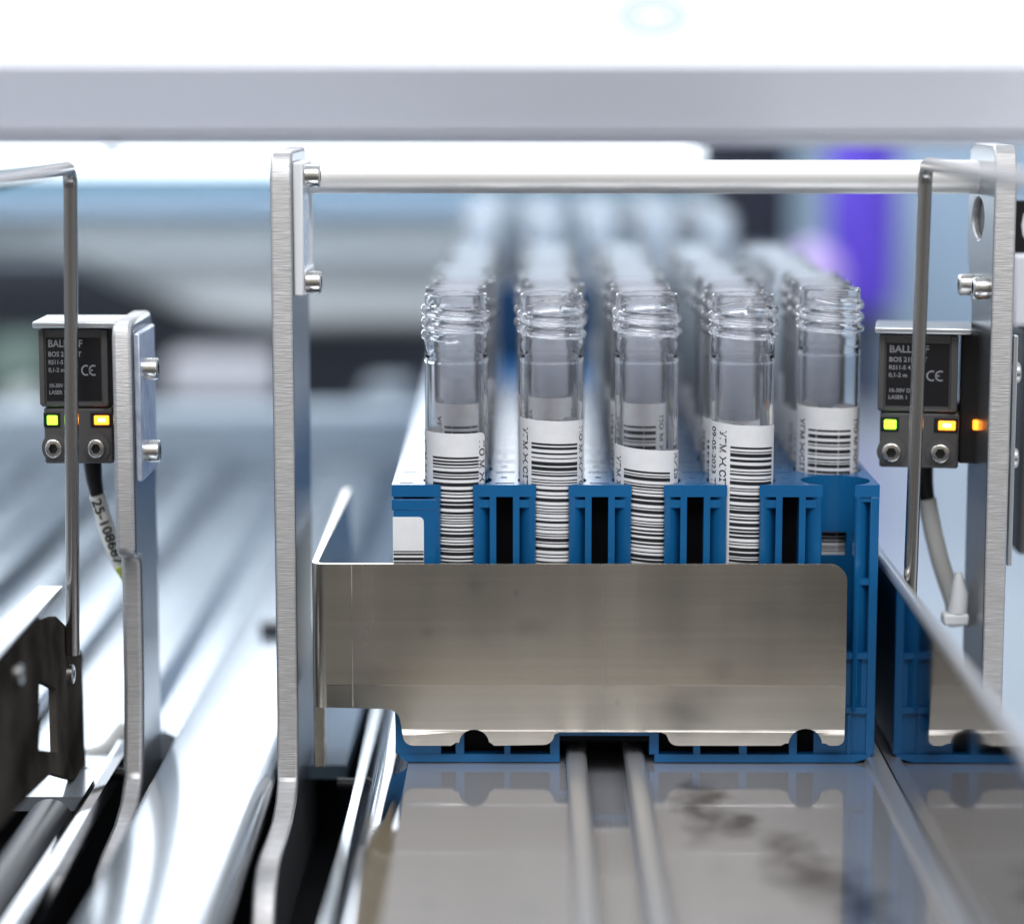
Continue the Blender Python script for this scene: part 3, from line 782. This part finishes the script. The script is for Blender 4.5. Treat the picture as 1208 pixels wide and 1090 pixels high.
me = bpy.data.meshes.new('bracket_plate'); bm.to_mesh(me); bm.free(); me.materials.append(M['dark_steel'] if 'dark_steel' in M else M['steel_mirror'])
o = bpy.data.objects.new('bracket_plate', me); COL.objects.link(o); o.parent = lb_
p1 = PX(74, 691, XB); p2 = PX(-60, 834, XB)
fl = MB(); fl.add([(XB, p1.y, p1.z), (XB - 5, p1.y, p1.z), (XB - 5, p2.y, p2.z), (XB, p2.y, p2.z), (XB, p1.y, p1.z - 1.2), (XB - 5, p1.y, p1.z - 1.2), (XB - 5, p2.y, p2.z - 1.2), (XB, p2.y, p2.z - 1.2)],
     [(0, 1, 2, 3), (7, 6, 5, 4), (0, 4, 5, 1), (1, 5, 6, 2), (2, 6, 7, 3), (3, 7, 4, 0)])
obj('top_flange', fl, 'alu', lb_)
for (a, b) in ((18, 795), (80, 795)):
    p = PX(a, b, XB); put_bolt(lb_, (XB - .3, p.y, p.z), 0, BOLT_S)
# round dark bar beside it
a, b = PX(118, 868, XB + 3), PX(-60, 1080, XB + 3)
br_ = obj('round_bar', MB().cyl((XB - 1.5, -15, -8), (XB - 1.5, -180, -8), 4.6, 32), M['dark_bar'] if 'dark_bar' in M else 'dark', smooth=40)
tag(br_, 'glossy black round bar running out of the lower left corner', 'bar')

# ------------------------------------------------------------------ sensors with indicator lamps
def make_sensor(label, front_px, Y, rotz, sleeve):
    """local frame: face looks along -y, origin at the bottom left corner of the lower block"""
    o0 = P(*front_px, Y)
    s = thing('indicator_sensor', label, 'sensor', (o0.x, o0.y, o0.z), 'sensors with indicator lamps')
    L = lambda n, mb, m, par=s, **k: obj(n, mb, m, par, local=True, **k)
    u = 1 / 5.72                                  # mm per photo pixel at this depth
    g = lambda v: v * u
    L('lower_block', MB().box(0, g(92), 0, 22, 0, g(66)), 'grey_body', bevel=.5)
    L('upper_block', MB().box(-g(3), g(89), -.6, 22, g(67), g(158)), 'grey_body', bevel=.5)
    lab = L('black_label', MB().prism([(g(6), g(74)), (g(79), g(74)), (g(79), g(148))] + [(g(6), g(148))], 'y', -.72, -.58), 'label_black', bevel=.05)
    mb = MB()
    for (txt, x_, z_, sz) in (('BALLUFF', 9, 137, 12), ('BOS 21M-XT', 9, 126, 8), ('RS11-S 4 PNP', 9, 117, 7), ('0,1-2 m', 9, 108, 7), ('10-30V DC', 9, 90, 6.5), ('LASER 1', 9, 82, 6.5)):
        vs, fs = text_mesh(txt, g(sz)); mb.add([(g(x_) + v[0], -.74, g(z_) + v[1]) for v in vs], fs)
    for xo in (52, 62):
        for rr in (6.5,):
            n = 10; vs = []
            for i in range(n + 1):
                a = R(60 + 240 * i / n)
                vs += [(g(xo + 7 + rr * math.cos(a)), -.74, g(110 + rr * math.sin(a))), (g(xo + 7 + (rr - 2) * math.cos(a)), -.74, g(110 + (rr - 2) * math.sin(a)))]
            mb.add(vs, [(2 * i, 2 * i + 1, 2 * i + 3, 2 * i + 2) for i in range(n)])
    mb.add([(g(63), -.74, g(109)), (g(68), -.74, g(109)), (g(68), -.74, g(111)), (g(63), -.74, g(111))], [(0, 1, 2, 3)])
    obj('label_print', mb, 'print', lab, local=True)
    L('rim', MB().box(-g(3), g(4), -1.3, -.6, g(70), g(157)), 'grey_body', bevel=.2)
    L('rim', MB().box(g(81), g(89), -1.3, -.6, g(70), g(157)), 'grey_body', bevel=.2)
    for (xx, w_, m_) in ((12, 14, 'green_led'), (78, 20, 'amber_led')):
        hs = L('lamp_recess', MB().box(g(xx - w_ / 2 - 5), g(xx + w_ / 2 + 3), -.25, .1, g(43), g(60)), 'dark', bevel=.1)
        obj('lamp', MB().box(g(xx - w_ / 2), g(xx + w_ / 2), -.75, -.2, g(46), g(57)), m_, hs, local=True, bevel=.25)
        if m_ == 'amber_led': obj('lamp_core', MB().box(g(xx - 5), g(xx + 5), -.80, -.7, g(49.5), g(54)), 'amber_core', hs, local=True, bevel=.04)
    for xx in (14, 71):
        ring = L('bolt_recess', MB().cyl((g(xx), .1, g(19)), (g(xx), -.5, g(19)), g(17), 28), 'grey_body', smooth=40)
        b_ = bpy.data.objects.new('bolt', BOLT_S); COL.objects.link(b_); b_.parent = ring
        b_.location = Vector((g(xx), -.45, g(19))) * MM; b_.rotation_euler.z = R(-90)
    if not sleeve: L('side_block', MB().box(g(92), g(118), 3, 22, g(4), g(158)), 'dark', bevel=.4)
    if not sleeve: L('post_glow', MB().box(g(108), g(119.5), .3, 2.9, g(46), g(57)), 'amber_led', bevel=.3)  # added glowing box, stands for the amber glow on the post
    L('top_bracket', MB().box(-g(8), g(104), -3.5, 12, g(160), g(168)), 'alu', bevel=.4)
    # cable
    pts = [(g(50), 12, 2), (g(51), 11.5, -g(8)), (g(53), 11, -g(28)), (g(57), 10.5, -g(46))]
    L('strain_relief', MB().tube(pts, [g(13), g(12.5), g(11), g(9)], 18), 'dark', smooth=50)
    if sleeve:
        path = [(57, -46), (61, -62), (66, -82), (72, -102), (79, -120), (85, -134)]
        p3 = [(g(x_), 10.5 + i * .5, g(z_)) for i, (x_, z_) in enumerate(path)]
        cb = L('cable', MB().tube(p3, g(10.5), 18), 'white_sleeve' if 'white_sleeve' in M else 'cable', smooth=60)
        vs, fs = text_mesh('25-108687', g(19))
        mb = MB(); tot = 90.0
        ax = Vector((g(33), 2.5, -g(94))).normalized(); sd = Vector((.94, 0, .33)).normalized()
        base = Vector((g(57), 10.5, -g(50)))
        mb.add([tuple(base + Vector((ax.x, ax.y, ax.z)) * v[0] * 1.05 + sd * (v[1] - g(6)) + Vector((0, -g(11.2), 0))) for v in vs], fs)
        obj('cable_print', mb, 'ink', cb, local=True)
        p4 = [(g(85), 12.6, -g(133)), (g(91), 13.2, -g(147)), (g(96), 15, -g(164)), (g(104), 18, -g(185))]
        L('wire_sleeve', MB().tube(p4, [g(10), g(8), g(6), g(5)], 16), 'yellow', smooth=60)
    else:
        path = [(57, -46), (60, -62), (66, -90), (74, -120), (84, -150), (92, -172), (96, -200)]
        L('cable', MB().tube([(g(x_), 10.5, g(z_)) for x_, z_ in path], g(11), 18), 'cable', smooth=60)
    if sleeve: s.scale = (.87, 1, 1)
    else: s.rotation_euler.z = R(-9)
    return s
make_sensor('black labelled sensor at the left with tagged cable and glowing lamps', (53, 547), 6, 0, True)
make_sensor('black labelled sensor at the right beside the tall holed post', (1037, 551), 14, 0, False)
cl = thing('cable_clip', 'small white plastic clip under the right sensor cable', 'clip', tuple(P(1130, 712, 12)))
a = P(1130, 700, 12)
obj('clip_body', MB().tube([a + Vector((0, 0, -4)), a + Vector((.3, 0, 0)), a + Vector((0, 0, 4.5))], [2.1, 1.9, .7], 12), 'white', cl, 50)
obj('clip_foot', MB().box(a.x - 3.2, a.x + 2.2, a.y - 2, a.y + 2, a.z - 6.5, a.z - 4), 'white', cl, bevel=.6)

p = PZ(320, 748, 0)
tag(obj('screw_head', MB().cyl((p.x, p.y, 0), (p.x, p.y, 3.2), 3.0, 20), 'dark', bevel=.4), 'small dark blurred screw head alone on the bright lane left of the tall post', 'screw')
def q_(a, b, Y): return P(a, b, Y)
tag(obj('hose', MB().tube([q_(150, 862, 34), q_(141, 874, 32), q_(131, 886, 30), q_(118, 893, 28), q_(104, 896, 27)], 2.6, 16), 'cable', smooth=60), 'pale hose stub behind the short left post near the deck', 'hose')
tag(obj('black_hose', MB().tube([q_(156, 912, 14), q_(120, 914, 14), q_(84, 910, 14)], 1.3, 12), 'dark', smooth=60), 'thin black hose crossing the slot at the foot of the left post', 'hose')
tag(obj('black_hose', MB().tube([q_(452, 920, 12), q_(425, 925, 12), q_(398, 924, 12)], 1.2, 12), 'dark', smooth=60), 'thin black hose crossing the gutter under the bent plate corner', 'hose')
# ------------------------------------------------------------------ black sign plate and grey cover at the right edge
YS = 30
def pbox(mb, x0, x1, y0, y1, Y, depth):
    a, b = P(x0, y1, Y), P(x1, y0, Y); return mb.box(a.x, b.x, Y, Y + depth, a.z, b.z)
sg = thing('sign_plate', 'black plate with white character cut by the right edge of the photo', 'sign', tuple(P(1230, 300, YS)))
obj('plate', pbox(MB(), 1194, 1290, 237, 298, YS, 3), 'label_black', sg)
vs, fs = text_mesh('0', 11)
p = P(1204, 287, YS); obj('character', MB().add([(p.x + v[0], YS - .05, p.z + v[1]) for v in vs], fs), 'white', sg)
cb_ = obj('cover_box', pbox(MB(), 1193, 1300, 300, 386, YS - 2, 40), 'hood', bevel=1)
tag(cb_, 'pale grey cover box directly below the black plate at right edge', 'cover')
db = obj('cover_box', pbox(MB(), 1200, 1320, 388, 655, YS + 8, 40), 'grey_body', bevel=1)
tag(db, 'dark grey housing low at the right edge behind the tall post', 'housing')

# ------------------------------------------------------------------ white hood beam above
HY = 118
hb = thing('machine_hood', 'long white hood beam crossing the top of the picture', 'hood', (0, HY, P(600, 170, HY).z))
z80, z157, z163, z176 = [P(600, v, HY).z for v in (80, 157, 162, 175)]
prof = [(HY + 90, z80 + 130), (HY - 0, z80), (HY + 9, z157), (HY + 15, z157 - .1), (HY + 15, z163), (HY + 8, z163 - .1), (HY + 11, z176), (HY + 60, z176 + 1), (HY + 110, z80 + 120)]
obj('hood_shell', MB().prism(prof, 'x', -420, 420), 'hood', hb, bevel=1.0)
obj('small_tab', pbox(MB(), 120, 140, 176.5, 183, HY + 8, 5), 'dark_teal' if 'dark_teal' in M else 'grey_body', hb)
# faint pale-blue oval emblem on the hood face
em = MB(); cx, cz = P(772, 18, HY).x, P(772, 18, HY).z
fy = lambda z: HY + (z - z80) * 90 / 130 - .15
for k, (rx, rz) in enumerate(((8, 4.6), (5.2, 2.4))):
    n = 28; vs = []
    for i in range(n):
        a = 2 * math.pi * i / n
        for s_ in (1, .78):
            zz = cz + rz * s_ * math.sin(a); vs.append((cx + rx * s_ * math.cos(a), fy(zz), zz))
    em.add(vs, [(2 * i, 2 * i + 1, (2 * i + 3) % (2 * n), (2 * i + 2) % (2 * n)) for i in range(n)])
obj('emblem', em, mat('pale_blue_print', (.50, .62, .81), .5), hb)

# ------------------------------------------------------------------ blurred background
M['bg_blue'] = mat('blue_grey_panel', srgb(150, 172, 192), .6)
M['bg_black'] = mat('near_black_panel', srgb(44, 46, 54), .9, spec=.1)
M['bg_dark'] = mat('charcoal_panel', srgb(98, 103, 112), .9)
M['bg_light'] = mat('pale_panel', srgb(240, 243, 241), .8)
M['bg_mid'] = mat('grey_panel', srgb(150, 158, 166), .5)
M['bg_ledge'] = mat('pale_blue_grey_ledge', srgb(182, 194, 203), .8)
M['bg_teal'] = mat('teal_panel', srgb(30, 105, 125), .8)
M['bg_green'] = mat('pale_green_plastic', srgb(128, 148, 138), .6)
M['purple'] = mat('purple_plastic', srgb(86, 60, 192), .6)
M['pink'] = mat('pink_plastic', srgb(205, 180, 235), .4)
M['navy'] = mat('slate_blue_panel', srgb(52, 62, 82), .5)
M['lamp_on'] = mat('lamp_tube', (1, 1, 1), .5, emis=((.88, .94, 1), 3.3))
def bgo(name, x0, x1, y0, y1, Y, depth, m, label, cat, bevel=3):
    o = obj(name, pbox(MB(), x0, x1, y0, y1, Y, depth), m, bevel=bevel)
    if label: tag(o, label, cat)
    else: o['kind'] = 'structure'
    return o
bgo('back_wall', -900, 2200, -1200, 700, 1250, 30, 'bg_blue', None, None)
bgo('machine_ledge', -700, 560, 486, 600, 432, 26, 'bg_ledge', None, None)
lampo = thing('light_panel', 'long glowing light panel seen just under the white hood', 'lamp', tuple(P(400, 190, 560)))
obj('lamp_tube', pbox(MB(), -300, 828, -560, 200, 560, 12), 'lamp_on', lampo, bevel=3)  # upper part, hidden by the hood, added to brighten rack top and lanes
obj('lamp_housing', pbox(MB(), -320, 840, 201, 222, 556, 30), 'bg_teal', lampo)
cv = MB(); YC = 640
poly = [(-300, 250), (575, 250), (575, 386), (330, 386), (230, 372), (130, 330), (60, 298), (-300, 285)]
pp = [P(a, b, YC) for a, b in poly]
o = obj('curved_cover', cv.prism([(p.x, p.z) for p in pp], 'y', YC, YC + 60), 'bg_light', bevel=6)
tag(o, 'pale blurred machine cover with sweeping lower edge behind the posts', 'cover')
bgo('grey_board', -300, 575, 218, 252, 625, 60, 'bg_blue', 'blue grey blurred board under the teal edge in the background', 'board', 1)
bgo('shelf_board', -300, 600, 300, 308, 628, 8, 'bg_mid', 'thin grey ledge across the pale cover in the background', 'ledge', 1)
bgo('dark_cabinet', -300, 620, 280, 520, 720, 80, 'bg_dark', 'charcoal blurred cabinet front behind the racks at left', 'cabinet')
bgo('pale_block', 428, 484, 455, 575, 470, 30, 'bg_mid', 'pale grey blurred block standing left of the front rack', 'block')
bgo('white_box', 196, 322, 424, 476, 600, 40, 'hood', 'pale blurred box between the two left posts in the background', 'box')
bgo('green_box', -20, 48, 405, 462, 600, 40, 'bg_green', 'pale green blurred box at the far left background', 'box')
bgo('small_canister', 8, 38, 462, 500, 580, 30, 'bg_light', 'small pale blurred canister at the left edge', 'canister')
bgo('dark_unit', 826, 936, 150, 300, 700, 60, 'bg_black', 'dark blurred unit behind the rod right of the far tubes', 'unit')
bgo('purple_container', 986, 1066, 120, 372, 640, 50, 'purple', 'vivid purple upright container blurred in the right background', 'container', 10)
bgo('purple_container', 1012, 1050, 372, 500, 660, 50, 'navy', 'dark slate blurred column under the purple container', 'column', 4)
pk = obj('pink_ball', MB().tube([P(960, 330, 600) + Vector((0, 0, z)) for z in (-6, 0, 6, 11, 14.5, 16)], [11, 12.5, 12, 9, 5, 1], 20), 'pink', smooth=60)
tag(pk, 'blurred pink round cap beside the purple container', 'cap')
bgo('pale_cabinet', 1046, 1420, 90, 640, 760, 60, 'bg_blue', 'pale blue grey cabinet filling the right background', 'cabinet')
bgo('slate_cabinet', 880, 1045, 330, 620, 800, 60, 'navy', 'slate blue blurred cabinet right of the tubes', 'cabinet')
